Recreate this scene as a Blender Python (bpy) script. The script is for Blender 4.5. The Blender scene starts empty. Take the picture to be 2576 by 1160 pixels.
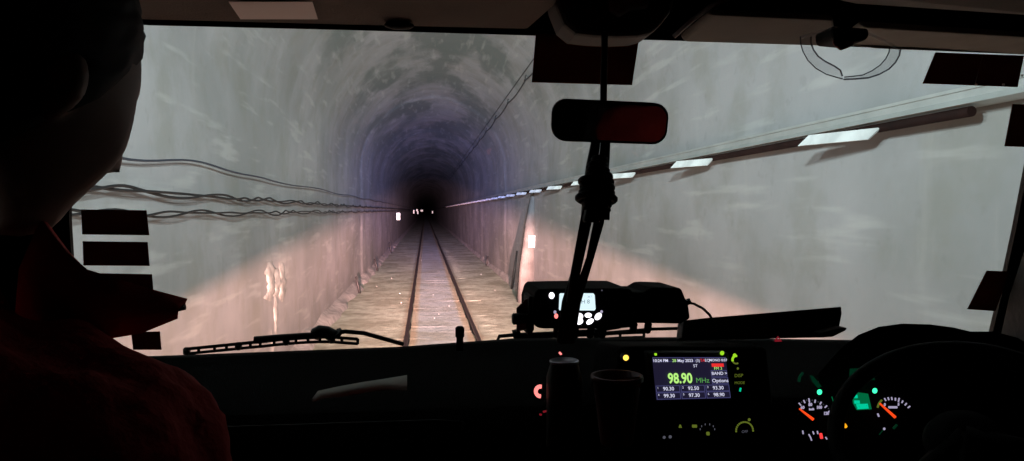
import bpy, bmesh, math, random
from mathutils import Vector, Matrix, Euler, noise
random.seed(7)
S = bpy.context.scene
COL = S.collection
R = math.radians

# ------------------------------------------------------------------ camera
# The eye point is the world origin; the tunnel runs along +Y; the rail heads lie 1.97 m below the eye.
cam_d = bpy.data.cameras.new('camera'); cam = bpy.data.objects.new('camera', cam_d); COL.objects.link(cam)
cam_d.lens = 26; cam_d.sensor_width = 36; cam_d.clip_start = 0.02; cam_d.clip_end = 900
cam.rotation_euler = Euler((R(90 - 1.53), 0, R(-6.7)), 'XYZ')
S.camera = cam
CM = cam.rotation_euler.to_matrix()
F = 1860.0
def ray(px, py):                      # direction through a point of the 2576 x 1160 photograph
    return CM @ Vector(((px - 1288), -(py - 580), -F)).normalized()
def D(px, py, Y):                     # that direction at depth Y along the tunnel
    d = ray(px, py); return d * (Y / d.y)
WA, WB = 1.345, -0.5                  # raked windscreen plane  Y = WA + WB*z
def W(px, py, off=0.0):
    d = ray(px, py); return d * ((WA + off) / (d.y - WB * d.z))

# ------------------------------------------------------------------ world, exposure
w = bpy.data.worlds.new('World'); S.world = w; w.use_nodes = True
w.node_tree.nodes['Background'].inputs[0].default_value = (0, 0, 0, 1)
w.node_tree.nodes['Background'].inputs[1].default_value = 0.0
S.view_settings.view_transform = 'Standard'; S.view_settings.look = 'None'
S.view_settings.exposure = 0.0; S.view_settings.gamma = 1.0
S.cycles.max_bounces = 7; S.cycles.diffuse_bounces = 4; S.cycles.transparent_max_bounces = 16
S.cycles.caustics_reflective = False; S.cycles.caustics_refractive = False
S.cycles.sample_clamp_indirect = 3.0

# lamps carried by the truck; their beams are shaped by the direction of the light, like a reflector does
LED_POWER, HEAD_POWER = 98.0, 98.0
def beam_lamp(name, loc, power, cap, col_wide, col_far, radius, p=3.0, angle_cut=(0.1, 0.3), up=None):
    d = bpy.data.lights.new(name, 'POINT'); d.energy = power; d.shadow_soft_size = radius
    d.use_nodes = True; nt = d.node_tree; N = nt.nodes; L = nt.links
    em = N['Emission']
    tc = N.new('ShaderNodeTexCoord'); sp = N.new('ShaderNodeSeparateXYZ'); L.new(tc.outputs['Normal'], sp.inputs[0])
    def m(op, a, b=None, clamp=False):
        n = N.new('ShaderNodeMath'); n.operation = op; n.use_clamp = clamp
        for i, v in enumerate((a, b)):
            if v is None: continue
            if isinstance(v, (int, float)): n.inputs[i].default_value = v
            else: L.new(v, n.inputs[i])
        return n.outputs[0]
    fwd = sp.outputs['Y']                                   # Y component: +1 straight ahead
    sn = m('SQRT', m('MAXIMUM', m('SUBTRACT', 1.0, m('MULTIPLY', fwd, fwd)), 0.0))
    st = m('POWER', m('MAXIMUM', sn, cap), -p)
    gate = m('MULTIPLY', m('SUBTRACT', fwd, angle_cut[0]), 1.0 / (angle_cut[1] - angle_cut[0]), True)
    st = m('MULTIPLY', st, gate)
    if up is not None:                                       # sharp horizontal cut-off of a dipped beam
        g2 = m('MULTIPLY', m('SUBTRACT', up[1], sp.outputs['Z']), 1.0 / (up[1] - up[0]), True)
        st = m('MULTIPLY', st, g2)
    mx = N.new('ShaderNodeMix'); mx.data_type = 'RGBA'
    mx.inputs[6].default_value = (*col_far, 1); mx.inputs[7].default_value = (*col_wide, 1)
    L.new(m('MULTIPLY', m('SUBTRACT', sn, 0.095), 1 / 0.06, True), mx.inputs[0])
    L.new(mx.outputs[2], em.inputs[0]); L.new(st, em.inputs[1])
    o = bpy.data.objects.new(name, d); COL.objects.link(o); o.location = loc
    return o
LAMPS = []
for x in (-0.15, 0.65):
    LAMPS.append(beam_lamp('roof_beam', (x, 1.62, 0.78), LED_POWER, 0.078, (0.84, 0.98, 1.0), (0.38, 0.42, 1.0), 0.05, 2.38))
for x in (-0.60, 1.10):
    LAMPS.append(beam_lamp('dipped_beam', (x, 1.95, -0.88), HEAD_POWER, 0.080, (1.0, 0.48, 0.38), (1.0, 0.47, 0.43), 0.02, 2.75, up=(0.024, 0.060)))

# ------------------------------------------------------------------ materials
def mat(name, col, rough=0.7, metal=0.0, spec=0.5, var=0.0, vscale=20.0, bump=0.0, bscale=60.0, emit=None, estr=0.0, coat=0.0, trans=0.0):
    m = bpy.data.materials.new(name); m.use_nodes = True; nt = m.node_tree; N = nt.nodes; L = nt.links
    b = N['Principled BSDF']
    b.inputs['Base Color'].default_value = (*col, 1); b.inputs['Roughness'].default_value = rough
    b.inputs['Metallic'].default_value = metal; b.inputs['Specular IOR Level'].default_value = spec
    b.inputs['Coat Weight'].default_value = coat
    if trans: b.inputs['Transmission Weight'].default_value = trans
    if emit: b.inputs['Emission Color'].default_value = (*emit, 1); b.inputs['Emission Strength'].default_value = estr
    tc = N.new('ShaderNodeTexCoord')
    if var > 0:
        n = N.new('ShaderNodeTexNoise'); n.inputs['Scale'].default_value = vscale; n.inputs['Detail'].default_value = 6
        L.new(tc.outputs['Object'], n.inputs['Vector'])
        r = N.new('ShaderNodeValToRGB'); e = r.color_ramp.elements
        e[0].position = 0.3; e[1].position = 0.7
        e[0].color = (*[c * (1 - var) for c in col], 1); e[1].color = (*[min(1, c * (1 + var)) for c in col], 1)
        L.new(n.outputs['Fac'], r.inputs[0]); L.new(r.outputs[0], b.inputs['Base Color'])
    if bump > 0:
        n = N.new('ShaderNodeTexNoise'); n.inputs['Scale'].default_value = bscale; n.inputs['Detail'].default_value = 4
        L.new(tc.outputs['Object'], n.inputs['Vector'])
        bp = N.new('ShaderNodeBump'); bp.inputs['Strength'].default_value = bump; bp.inputs['Distance'].default_value = 0.01
        L.new(n.outputs['Fac'], bp.inputs['Height']); L.new(bp.outputs[0], b.inputs['Normal'])
    return m
def glow(name, col, s=1.0):
    return mat(name, (0.02, 0.02, 0.02), emit=col, estr=s)

class G:                                # small node-graph writer
    def __init__(s, m): s.nt = m.node_tree; s.N = s.nt.nodes; s.L = s.nt.links; s.b = s.N['Principled BSDF']
    def put(s, sock, v):
        if isinstance(v, (int, float)): sock.default_value = v
        elif isinstance(v, tuple): sock.default_value = (*v, 1) if len(v) == 3 and sock.type == 'RGBA' else v
        else: s.L.new(v, sock)
    def math(s, op, a, b=None, c=None, clamp=False):
        n = s.N.new('ShaderNodeMath'); n.operation = op; n.use_clamp = clamp
        for i, v in enumerate((a, b, c)):
            if v is not None: s.put(n.inputs[i], v)
        return n.outputs[0]
    def noise(s, vec, scale, detail=6, rough=0.55, stretch=None, dist=0.0):
        if stretch:
            mp = s.N.new('ShaderNodeMapping'); mp.inputs['Scale'].default_value = stretch; s.L.new(vec, mp.inputs[0]); vec = mp.outputs[0]
        n = s.N.new('ShaderNodeTexNoise'); n.inputs['Scale'].default_value = scale; n.inputs['Detail'].default_value = detail
        n.inputs['Roughness'].default_value = rough; n.inputs['Distortion'].default_value = dist
        s.L.new(vec, n.inputs['Vector']); return n.outputs['Fac']
    def step(s, v, a, b):
        n = s.N.new('ShaderNodeMapRange'); n.interpolation_type = 'SMOOTHSTEP'
        n.inputs[1].default_value = a; n.inputs[2].default_value = b; s.put(n.inputs[0], v); return n.outputs[0]
    def mix(s, f, a, b, mode='MIX'):
        n = s.N.new('ShaderNodeMix'); n.data_type = 'RGBA'; n.blend_type = mode
        s.put(n.inputs[0], f); s.put(n.inputs[6], a); s.put(n.inputs[7], b); return n.outputs[2]
    def sep(s, v):
        n = s.N.new('ShaderNodeSeparateXYZ'); s.L.new(v, n.inputs[0]); return n.outputs
    def tc(s, k='Object'):
        return s.N.new('ShaderNodeTexCoord').outputs[k]
    def bump(s, h, st, dist):
        n = s.N.new('ShaderNodeBump'); n.inputs['Strength'].default_value = st; n.inputs['Distance'].default_value = dist
        s.L.new(h, n.inputs['Height']); s.L.new(n.outputs[0], s.b.inputs['Normal'])

def lining_mat():
    m = mat('tunnel_concrete', (0.33, 0.34, 0.32), 0.85, spec=0.25); g = G(m)
    uv = g.tc('UV'); ob = g.tc()
    big = g.noise(ob, 0.55, 5); mid = g.noise(ob, 1.7, 7, 0.6); fine = g.noise(ob, 9, 6)
    along = g.noise(ob, 3.0, 3, 0.5, (2.2, 0.28, 2.6))            # scars left along the bore by the formwork and passing loads
    drip = g.noise(uv, 2.0, 7, 0.65, (0.22, 2.2, 1.0), 0.4)        # water tracks running down the curve
    z = g.sep(ob)[2]
    c = g.mix(g.step(big, 0.35, 0.65), (0.28, 0.29, 0.29), (0.37, 0.375, 0.385))
    c = g.mix(g.math('MULTIPLY', g.step(mid, 0.45, 0.68), 0.42), c, (0.235, 0.24, 0.205))           # damp green and ochre
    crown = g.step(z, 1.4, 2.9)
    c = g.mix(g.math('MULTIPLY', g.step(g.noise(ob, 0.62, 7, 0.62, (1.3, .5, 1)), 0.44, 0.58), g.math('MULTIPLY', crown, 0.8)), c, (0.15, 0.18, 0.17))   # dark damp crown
    c = g.mix(g.math('MULTIPLY', g.step(drip, 0.56, 0.76), 0.16), c, (0.55, 0.54, 0.50))
    c = g.mix(g.math('MULTIPLY', g.step(drip, 0.42, 0.26), 0.13), c, (0.20, 0.21, 0.19))
    c = g.mix(g.math('MULTIPLY', g.step(along, 0.55, 0.72), 0.30), c, (0.58, 0.59, 0.57))
    c = g.mix(g.math('MULTIPLY', g.step(fine, 0.40, 0.30), 0.18), c, (0.2, 0.2, 0.19))
    g.L.new(c, g.b.inputs['Base Color'])
    g.bump(g.math('ADD', g.math('MULTIPLY', mid, 0.5), g.math('MULTIPLY', fine, 0.3)), 0.38, 0.03)
    return m
def floor_mat():
    m = mat('track_slab', (0.3, 0.3, 0.27), 0.9, spec=0.1); g = G(m); ob = g.tc(); s = g.sep(ob)
    n1 = g.noise(ob, 1.3, 7, 0.62); n2 = g.noise(ob, 7, 7, 0.6); n3 = g.noise(ob, 38, 5)
    c = g.mix(g.step(n1, 0.35, 0.65), (0.33, 0.36, 0.28), (0.60, 0.68, 0.56))
    c = g.mix(g.math('MULTIPLY', g.step(n2, 0.42, 0.66), 0.5), c, (0.22, 0.225, 0.18))
    dist = g.math('ABSOLUTE', g.math('SUBTRACT', s[0], 0.26))
    mid = g.step(g.math('ADD', dist, g.math('MULTIPLY', g.math('SUBTRACT', n2, 0.5), 0.12)), 0.46, 0.34)
    c = g.mix(g.math('MULTIPLY', mid, g.math('ADD', 0.30, g.math('MULTIPLY', g.step(n1, 0.35, 0.6), 0.35))), c, (0.42, 0.50, 0.60))                               # grey-violet concrete of the four-foot
    band = g.math('MULTIPLY', g.step(dist, 0.36, 0.46), g.step(dist, 0.72, 0.60))
    c = g.mix(g.math('MULTIPLY', band, 0.6), c, (0.46, 0.37, 0.26))                               # rust beside the rails
    c = g.mix(g.math('MULTIPLY', g.step(n3, 0.66, 0.72), 0.6), c, (0.7, 0.7, 0.68))
    g.L.new(c, g.b.inputs['Base Color'])
    g.bump(g.math('ADD', g.math('MULTIPLY', n2, 0.6), g.math('MULTIPLY', n3, 0.35)), 0.8, 0.03)
    return m
M = {}
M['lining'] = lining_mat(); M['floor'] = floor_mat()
M['rail_steel'] = mat('rail_steel', (0.07, 0.055, 0.05), 0.45, 0.7, var=0.3, vscale=14)
M['sleeper'] = mat('sleeper', (0.25, 0.24, 0.25), 0.85, var=0.35, vscale=7, bump=0.5, bscale=30)
M['cable'] = mat('cable', (0.012, 0.012, 0.013), 0.6)
M['thincable'] = mat('thin_cable', (0.03, 0.04, 0.06), 0.5)
M['tray'] = mat('galvanised_tray', (0.42, 0.45, 0.44), 0.45, 0.3, var=0.15, vscale=5)
M['rustpipe'] = mat('rust_brown_pipe', (0.012, 0.004, 0.003), 0.8, spec=0.15, var=0.4, vscale=10)
M['whitecover'] = mat('white_cover', (0.52, 0.55, 0.55), 0.6, var=0.3, vscale=6)
M['calcite'] = mat('calcite', (0.38, 0.38, 0.365), 0.9, var=0.3, vscale=8, bump=0.6, bscale=18)
M['pier'] = mat('pier_concrete', (0.085, 0.085, 0.08), 0.8, var=0.3, vscale=5, bump=0.7, bscale=14)
M['darkiron'] = mat('dark_iron', (0.02, 0.02, 0.02), 0.6)
M['black'] = mat('black_plastic', (0.008, 0.008, 0.009), 0.6, spec=0.3, bump=0.15, bscale=300)
M['trim'] = mat('black_trim', (0.003, 0.003, 0.003), 0.7, spec=0.1)
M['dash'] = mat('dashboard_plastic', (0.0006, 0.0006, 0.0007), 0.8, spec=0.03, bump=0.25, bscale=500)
M['headliner'] = mat('brown_headliner', (0.16, 0.125, 0.11), 0.9, spec=0.1, var=0.12, vscale=8, bump=0.3, bscale=300)
M['visor'] = mat('grey_visor_vinyl', (0.22, 0.20, 0.18), 0.8, spec=0.2, var=0.1, vscale=8, bump=0.2, bscale=300)
M['palelabel'] = mat('pale_label', (0.75, 0.58, 0.56), 0.6)
M['sticker'] = mat('dark_sticker', (0.045, 0.015, 0.008), 0.7, spec=0.1, var=0.2, vscale=12)
M['gapline'] = mat('card_gap_line', (0.35, 0.33, 0.30), 0.7)
def translucent(m, col, f):
    nt = m.node_tree; N = nt.nodes; L = nt.links; b = N['Principled BSDF']; t = N.new('ShaderNodeBsdfTranslucent'); t.inputs[0].default_value = (*col, 1)
    mx = N.new('ShaderNodeMixShader'); mx.inputs[0].default_value = f; L.new(b.outputs[0], mx.inputs[1]); L.new(t.outputs[0], mx.inputs[2]); L.new(mx.outputs[0], N['Material Output'].inputs[0])
M['gapdot'] = mat('card_gap_dot', (0.7, 0.7, 0.65), 0.5)
translucent(M['gapline'], (0.6, 0.6, 0.58), 0.8); translucent(M['gapdot'], (0.95, 0.95, 0.95), 0.85)  # pale translucent marks put in for light showing through gaps in a card
translucent(M['sticker'], (0.22, 0.07, 0.04), 0.35)
M['skin'] = mat('skin', (0.16, 0.085, 0.06), 0.65, var=0.1, vscale=30)
M['hair'] = mat('hair', (0.012, 0.009, 0.008), 0.7, spec=0.2)
M['red'] = mat('red_jacket_cloth', (0.50, 0.04, 0.036), 0.85, spec=0.1, var=0.2, vscale=15, bump=0.4, bscale=60)
M['trousers'] = mat('dark_trousers', (0.02, 0.02, 0.025), 0.9)
M['paper'] = mat('grey_paper', (0.62, 0.60, 0.56), 0.8)
M['mirror'] = mat('mirror_glass', (0.75, 0.75, 0.78), 0.04, 1.0)
M['seat'] = mat('seat_fabric', (0.01, 0.01, 0.012), 0.9)
M['cup'] = mat('cup_plastic', (0.10, 0.03, 0.03), 0.6)
M['foil'] = mat('can_metal', (0.4, 0.4, 0.45), 0.3, 0.8)
M['cardboard'] = mat('cardboard', (0.45, 0.32, 0.18), 0.8)
M['folder'] = mat('dark_folder', (0.025, 0.012, 0.010), 0.7)
M['bracket'] = mat('grey_bracket', (0.25, 0.20, 0.19), 0.6)
M['steelgrey'] = mat('radio_black', (0.001, 0.001, 0.0012), 0.8, spec=0.04)
def glassmat(name, tint, gl=0.035):
    m = bpy.data.materials.new(name); m.use_nodes = True; nt = m.node_tree; N = nt.nodes; L = nt.links
    N.remove(N['Principled BSDF']); out = N['Material Output']
    t = N.new('ShaderNodeBsdfTransparent'); t.inputs[0].default_value = (*tint, 1)
    gs = N.new('ShaderNodeBsdfGlossy'); gs.inputs['Roughness'].default_value = 0.02
    mx = N.new('ShaderNodeMixShader'); mx.inputs[0].default_value = gl
    L.new(t.outputs[0], mx.inputs[1]); L.new(gs.outputs[0], mx.inputs[2]); L.new(mx.outputs[0], out.inputs[0])
    return m
M['glass'] = glassmat('windscreen_glass', (0.96, 0.97, 0.965), 0.02)
M['lens'] = glassmat('clear_plastic', (0.97, 0.97, 0.98), 0.16)
M['lensedge'] = glassmat('clear_plastic_edge', (0.42, 0.42, 0.45), 0.2)
M['w'] = glow('white_light', (0.95, 0.92, 1.0), 2.2)
M['lcd'] = glow('lcd_light', (0.66, 0.84, 0.90), 1.15)
M['lcdtext'] = glow('lcd_text', (0.30, 0.42, 0.50), 0.6)
M['g1'] = glow('lime_light', (0.35, 0.75, 0.02), 1.0)
M['g0'] = glow('dim_lime', (0.13, 0.17, 0.02), 0.8)
M['teal'] = glow('teal_light', (0.05, 1.0, 0.45), 1.6)
M['teal1'] = glow('teal_segment', (0.0, 0.65, 0.36), 0.9)
M['tealbg'] = glow('teal_backlight', (0.0, 0.13, 0.045), 1.0)
M['tealdim'] = glow('teal_reflection', (0.0, 0.02, 0.008), 1.0)  # faint self-glow painted in for teal light reflected inside the cluster
M['redl'] = glow('red_light', (1.0, 0.05, 0.05), 1.1)
M['redneedle'] = glow('red_needle', (1.0, 0.07, 0.01), 1.0)
M['redring'] = glow('red_ring', (1.0, 0.22, 0.2), 1.6)
M['dimred'] = glow('dim_red', (0.25, 0.01, 0.02), 0.7)
M['amber'] = glow('amber_light', (1.0, 0.62, 0.08), 2.0)
M['amber2'] = glow('orange_light', (1.0, 0.4, 0.01), 1.2)
M['num'] = glow('gauge_white', (0.42, 0.38, 0.55), 0.9)
M['numdim'] = glow('gauge_dim', (0.10, 0.10, 0.13), 0.8)
M['scr'] = glow('screen_dark', (0.012, 0.010, 0.028), 1.0)
M['scrline'] = glow('screen_line', (0.07, 0.07, 0.20), 1.0)
M['scrtext'] = glow('screen_text', (0.75, 0.75, 0.95), 1.0)
M['scrgreen'] = glow('screen_green', (0.45, 0.85, 0.20), 1.1)
M['scrgreen2'] = glow('screen_green_dim', (0.10, 0.35, 0.08), 1.0)
M['scrred'] = glow('screen_red', (0.85, 0.03, 0.03), 1.0)
M['marker'] = mat('marker_glow', (0.9, 0.9, 0.9), 0.4, emit=(1, 1, 0.97), estr=1.3)  # white panel with emission of its own
M['markerdim'] = mat('far_marker', (0.9, 0.9, 0.88), 0.4, emit=(1, 0.8, 0.72), estr=0.5)  # glow painted in for beam light thrown back by far reflectors
M['lamplens'] = glow('lamp_lens', (1, 0.95, 0.85), 3)

# ------------------------------------------------------------------ mesh helpers
def frame(d):
    d = d.normalized(); u = Vector((0, 0, 1)) if abs(d.z) < 0.95 else Vector((1, 0, 0))
    a = d.cross(u).normalized(); return a, d.cross(a).normalized()
class MB:
    def __init__(s): s.v = []; s.f = []; s.sm = []
    def add(s, vs, fs, sm=True):
        k = len(s.v); s.v += [Vector(v) for v in vs]; s.f += [tuple(i + k for i in f) for f in fs]; s.sm += [sm] * len(fs); return s
    def box(s, c, sx, sy, sz, rot=None):
        c = Vector(c); vs = []
        for z in (-1, 1):
            for x, y in ((-1, -1), (1, -1), (1, 1), (-1, 1)):
                v = Vector((x * sx / 2, y * sy / 2, z * sz / 2))
                if rot: v = rot @ v
                vs.append(c + v)
        return s.add(vs, [(0, 3, 2, 1), (4, 5, 6, 7), (0, 1, 5, 4), (1, 2, 6, 5), (2, 3, 7, 6), (3, 0, 4, 7)], False)
    def tube(s, pts, r, n=8, cap=True):
        pts = [Vector(p) for p in pts]; rs = r if isinstance(r, (list, tuple)) else [r] * len(pts)
        vs = []; fs = []; pa = None
        for i, p in enumerate(pts):
            d = (pts[min(i + 1, len(pts) - 1)] - pts[max(i - 1, 0)])
            if d.length < 1e-9: d = Vector((0, 1, 0))
            d.normalize()
            if pa is None: a, b = frame(d)
            else:
                a = (pa - d * pa.dot(d)).normalized(); b = d.cross(a)
            pa = a
            for k in range(n):
                t = 2 * math.pi * k / n; vs.append(p + (a * math.cos(t) + b * math.sin(t)) * rs[i])
        for i in range(len(pts) - 1):
            for k in range(n):
                fs.append((i * n + k, i * n + (k + 1) % n, (i + 1) * n + (k + 1) % n, (i + 1) * n + k))
        k0 = len(fs)
        if cap:
            fs.append(tuple(range(n - 1, -1, -1))); fs.append(tuple((len(pts) - 1) * n + k for k in range(n)))
        s.add(vs, fs)
        for i in range(len(s.sm) - len(fs) + k0, len(s.sm)): s.sm[i] = False
        return s
    def lathe(s, base, axis, prof, n=28, cap=True):          # prof: (distance along axis, radius)
        base = Vector(base); axis = Vector(axis).normalized(); a, b = frame(axis); vs = []; fs = []
        for h, r in prof:
            for k in range(n):
                t = 2 * math.pi * k / n; vs.append(base + axis * h + (a * math.cos(t) + b * math.sin(t)) * r)
        for i in range(len(prof) - 1):
            for k in range(n): fs.append((i * n + k, (i + 1) * n + k, (i + 1) * n + (k + 1) % n, i * n + (k + 1) % n))
        if cap:
            fs.append(tuple(range(n))); fs.append(tuple((len(prof) - 1) * n + k for k in range(n - 1, -1, -1)))
        return s.add(vs, fs)
    def prism(s, pts, dep):                                   # polygon pushed along dep
        pts = [Vector(p) for p in pts]; n = len(pts); dep = Vector(dep)
        fs = [tuple(range(n)), tuple(range(2 * n - 1, n - 1, -1))] + [(i, i + n, (i + 1) % n + n, (i + 1) % n) for i in range(n)]
        return s.add(pts + [p + dep for p in pts], fs, False)
    def loft(s, rows, closed=False, sm=True):
        n = len(rows[0]); vs = [p for r in rows for p in r]; fs = []
        for i in range(len(rows) - 1):
            for k in range(n if closed else n - 1):
                fs.append((i * n + k, i * n + (k + 1) % n, (i + 1) * n + (k + 1) % n, (i + 1) * n + k))
        return s.add(vs, fs, sm)
    def ball(s, c, r, n=16, sc=(1, 1, 1), rot=None):
        c = Vector(c); vs = []; fs = []; m = n // 2
        for i in range(m + 1):
            th = math.pi * i / m
            for k in range(n):
                ph = 2 * math.pi * k / n
                v = Vector((math.sin(th) * math.cos(ph) * sc[0], math.sin(th) * math.sin(ph) * sc[1], math.cos(th) * sc[2])) * r
                if rot: v = rot @ v
                vs.append(c + v)
        for i in range(m):
            for k in range(n): fs.append((i * n + k, (i + 1) * n + k, (i + 1) * n + (k + 1) % n, i * n + (k + 1) % n))
        return s.add(vs, fs)
    def mesh(s, name):
        me = bpy.data.meshes.new(name); me.from_pydata([tuple(v) for v in s.v], [], s.f)
        me.polygons.foreach_set('use_smooth', s.sm); me.update(); 
        bm = bmesh.new(); bm.from_mesh(me); bmesh.ops.remove_doubles(bm, verts=bm.verts, dist=1e-6)
        bmesh.ops.recalc_face_normals(bm, faces=bm.faces); bm.to_mesh(me); bm.free()
        return me
    def build(s, name, material, parent=None, bevel=0.0, origin=None, recalc=True):
        me = s.mesh(name); 
        if origin is not None: me.transform(Matrix.Translation(-Vector(origin)))
        me.materials.append(material); o = bpy.data.objects.new(name, me); COL.objects.link(o)
        if origin is not None: o.location = origin
        if parent is not None:
            o.parent = parent
            if parent.parent is None: o.location = Vector(o.location) - Vector(parent.location)
            else: o.location = Vector(o.location)
        if bevel:
            md = o.modifiers.new('bevel', 'BEVEL'); md.width = bevel; md.segments = 3; md.limit_method = 'ANGLE'; md.angle_limit = R(35)
        return o
def tag(o, label=None, cat=None, group=None, kind=None):
    if label: o['label'] = label
    if cat: o['category'] = cat
    if group: o['group'] = group
    if kind: o['kind'] = kind
    return o
def empty(name, loc):
    o = bpy.data.objects.new(name, None); COL.objects.link(o); o.location = loc; o.empty_display_size = 0.1; return o
def text_mesh(txt, fn, size, material, name, parent, align='CENTER', bold=0.0):
    """letters laid out in 2-D and carried to the surface by fn(x, y)"""
    cu = bpy.data.curves.new('t', 'FONT'); cu.body = txt; cu.size = size; cu.align_x = align; cu.align_y = 'CENTER'; cu.resolution_u = 3; cu.offset = bold
    ob = bpy.data.objects.new('t', cu); me = bpy.data.meshes.new_from_object(ob)
    for v in me.vertices: v.co = fn(v.co.x, v.co.y)
    me.name = name; me.materials.clear(); me.materials.append(material)
    o = bpy.data.objects.new(name, me); COL.objects.link(o)
    bpy.data.objects.remove(ob); bpy.data.curves.remove(cu)
    if parent is not None:
        o.parent = parent
        if parent.parent is None: o.location = -Vector(parent.location)
    return o

# ------------------------------------------------------------------ tunnel
TX, TW, SP, ZF = 0.27, 2.14, 1.22, -2.05         # centre line, half width, springing height, floor
def profile(t, off=0.0):                          # t 0..1 from the left foot over the crown to the right foot
    wall = SP - ZF; arc = math.pi * TW; tot = 2 * wall + arc; s = t * tot; r = TW - off
    if s < wall: return Vector((TX - r, 0, ZF + s)), s
    if s < wall + arc:
        a = (s - wall) / TW; return Vector((TX - r * math.cos(a), 0, SP + r * math.sin(a) * 1.0)), s
    return Vector((TX + r, 0, SP - (s - wall - arc))), s
def build_tunnel():
    ys = []; y = -6.0
    while y < 60: ys.append(y); y += 0.5
    while y < 420: ys.append(y); y += 4
    joints = [22.0, 31.0, 40.0, 49.0, 58.0, 74, 98, 140]
    for j in joints: ys += [j - 0.2, j + 0.2]
    ys = sorted(ys); n = 72; vs = []; fs = []; uvs = []
    for yy in ys:
        seg = sum(1 for j in joints if yy > j); off = [0, 0.022, 0.034, 0.02, 0.032, 0.02, 0.03, 0.02, 0.03][seg]
        for k in range(n + 1):
            p, s = profile(k / n, off); p.y = yy
            q = noise.noise(Vector((p.x * 0.9, yy * 0.35, p.z * 0.9))) * 0.03 + noise.noise(Vector((p.x * 3, yy * 1.3 + 9, p.z * 3))) * 0.010
            nrm = Vector((p.x - TX, 0, max(p.z - SP, 0))); nrm.normalize()
            vs.append(p + nrm * q); uvs.append((s, yy))
    for i in range(len(ys) - 1):
        for k in range(n): fs.append((i * (n + 1) + k, i * (n + 1) + k + 1, (i + 1) * (n + 1) + k + 1, (i + 1) * (n + 1) + k))
    me = bpy.data.meshes.new('tunnel_lining'); me.from_pydata([tuple(v) for v in vs], [], fs)
    ul = me.uv_layers.new(name='UVMap')
    for l in me.loops: ul.data[l.index].uv = uvs[l.vertex_index]
    me.polygons.foreach_set('use_smooth', [True] * len(fs)); me.materials.append(M['lining'])
    o = bpy.data.objects.new('tunnel', me); COL.objects.link(o)
    tag(o, 'arched grey concrete tunnel lining stained by damp, running away into darkness', 'tunnel')
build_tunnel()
fl = MB(); n = 60; rows = []
yy = -6.0; ys = []
while yy < 420: ys.append(yy); yy += 0.6 if yy < 45 else 6
for y in ys:
    rows.append([Vector((TX - 2.5 + 5.0 * k / n, y, ZF + noise.noise(Vector((5 * k / n * 1.4, y * 1.4, 0))) * 0.015)) for k in range(n + 1)])
fl.loft(rows); tag(fl.build('ground', M['floor']), kind='structure')
# foot kerbs of crumbled pale concrete
for sx, wd, lab in ((-1, 0.24, 'k'), (1, 0.10, 'k')):
    k = MB(); rows = []
    y = -6.0
    while y < 200:
        ww = wd * (0.75 + 0.7 * noise.noise(Vector((y * 0.8, sx * 5, 1)))); hh = 0.13 * (0.9 + 0.6 * noise.noise(Vector((y * 0.9, sx * 7, 3))))
        xw = TX + sx * (TW + 0.05)
        rows.append([Vector((xw, y, ZF + hh + 0.08)), Vector((xw - sx * 0.10, y, ZF + hh)), Vector((xw - sx * (0.07 + ww * 0.8), y, ZF + hh * 0.7)), Vector((xw - sx * (0.1 + ww), y, ZF - 0.03))])
        y += 0.35 if y < 45 else 5
    k.loft(rows); tag(k.build('kerb', M['calcite']), kind='structure')

# rails: foot, web, head
RG = 0.56; RC = 0.26
for sx, lab in ((-1, 'left steel running rail, its dark side catching a thin bright line'), (1, 'right steel running rail, the one nearer the driver')):
    prof = [(-0.055, -0.10), (0.055, -0.10), (0.055, -0.085), (0.012, -0.07), (0.012, -0.035), (0.029, -0.026), (0.029, -0.004), (0.024, 0), (-0.024, 0), (-0.029, -0.004), (-0.029, -0.026), (-0.012, -0.035), (-0.012, -0.07), (-0.055, -0.085)]
    rows = [[Vector((RC + sx * RG + x, y, -1.97 + z)) for x, z in prof] for y in (-6, 20, 60, 400)]
    r = MB().loft(rows, True, False); tag(r.build('rail', M['rail_steel']), lab, 'rail', 'running rails of the track')
# sleepers just proud of the slab
s0 = None
for i in range(52):
    y = 7.0 + i * 0.62
    if s0 is None:
        sb = MB().loft([[Vector((RC + a, b, c)) for b, c in ((-.26, -.02), (-.12, .018), (-.05, .026), (.05, .026), (.12, .018), (.26, -.02))] for a in (-1, -.5, 0, .5, 1)]); s0 = sb.build('sleeper', M['floor'], origin=(0, 0, 0)); o = s0
    else: o = s0.copy(); COL.objects.link(o)
    o.location = (random.uniform(-.01, .01), y, ZF - 0.025); o.rotation_euler.z = random.uniform(-.01, .01)
    tag(o, 'concrete sleeper crossing under both rails, almost level with the dusty slab', 'sleeper', 'sleepers under the rails')

# right wall: tray, brown conduit, white covers
XR = TX + TW
ys = [2.2 + i * 1.0 for i in range(120)]
t = MB()
rows = []
for y in (1.0, 20, 60, 200):
    x0 = XR - 0.02; prof = [(0.03, 0.075), (-0.10, 0.075), (-0.10, 0.06), (-0.09, 0.06), (-0.09, 0.028), (-0.11, 0.0), (0.03, 0.0)]
    rows.append([Vector((x0 + a, y, 0.455 + b)) for a, b in prof])
t.loft(rows, True, False); tag(t.build('cable_tray', M['tray']), 'pale galvanised cable tray running along the right tunnel wall', 'cable tray')
t = MB().tube([(XR - 0.09, 2.92, 0.425), (XR - 0.09, 20, 0.425), (XR - 0.09, 200, 0.425)], 0.023, 14)
tag(t.build('conduit', M['rustpipe']), 'brown conduit slung under the pale tray, its cut end near the right sticker', 'pipe')
names = ['nearest', 'second nearest', 'third nearest', 'fourth nearest', 'fifth nearest', 'sixth nearest', 'seventh nearest', 'eighth nearest']
c0 = None
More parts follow.
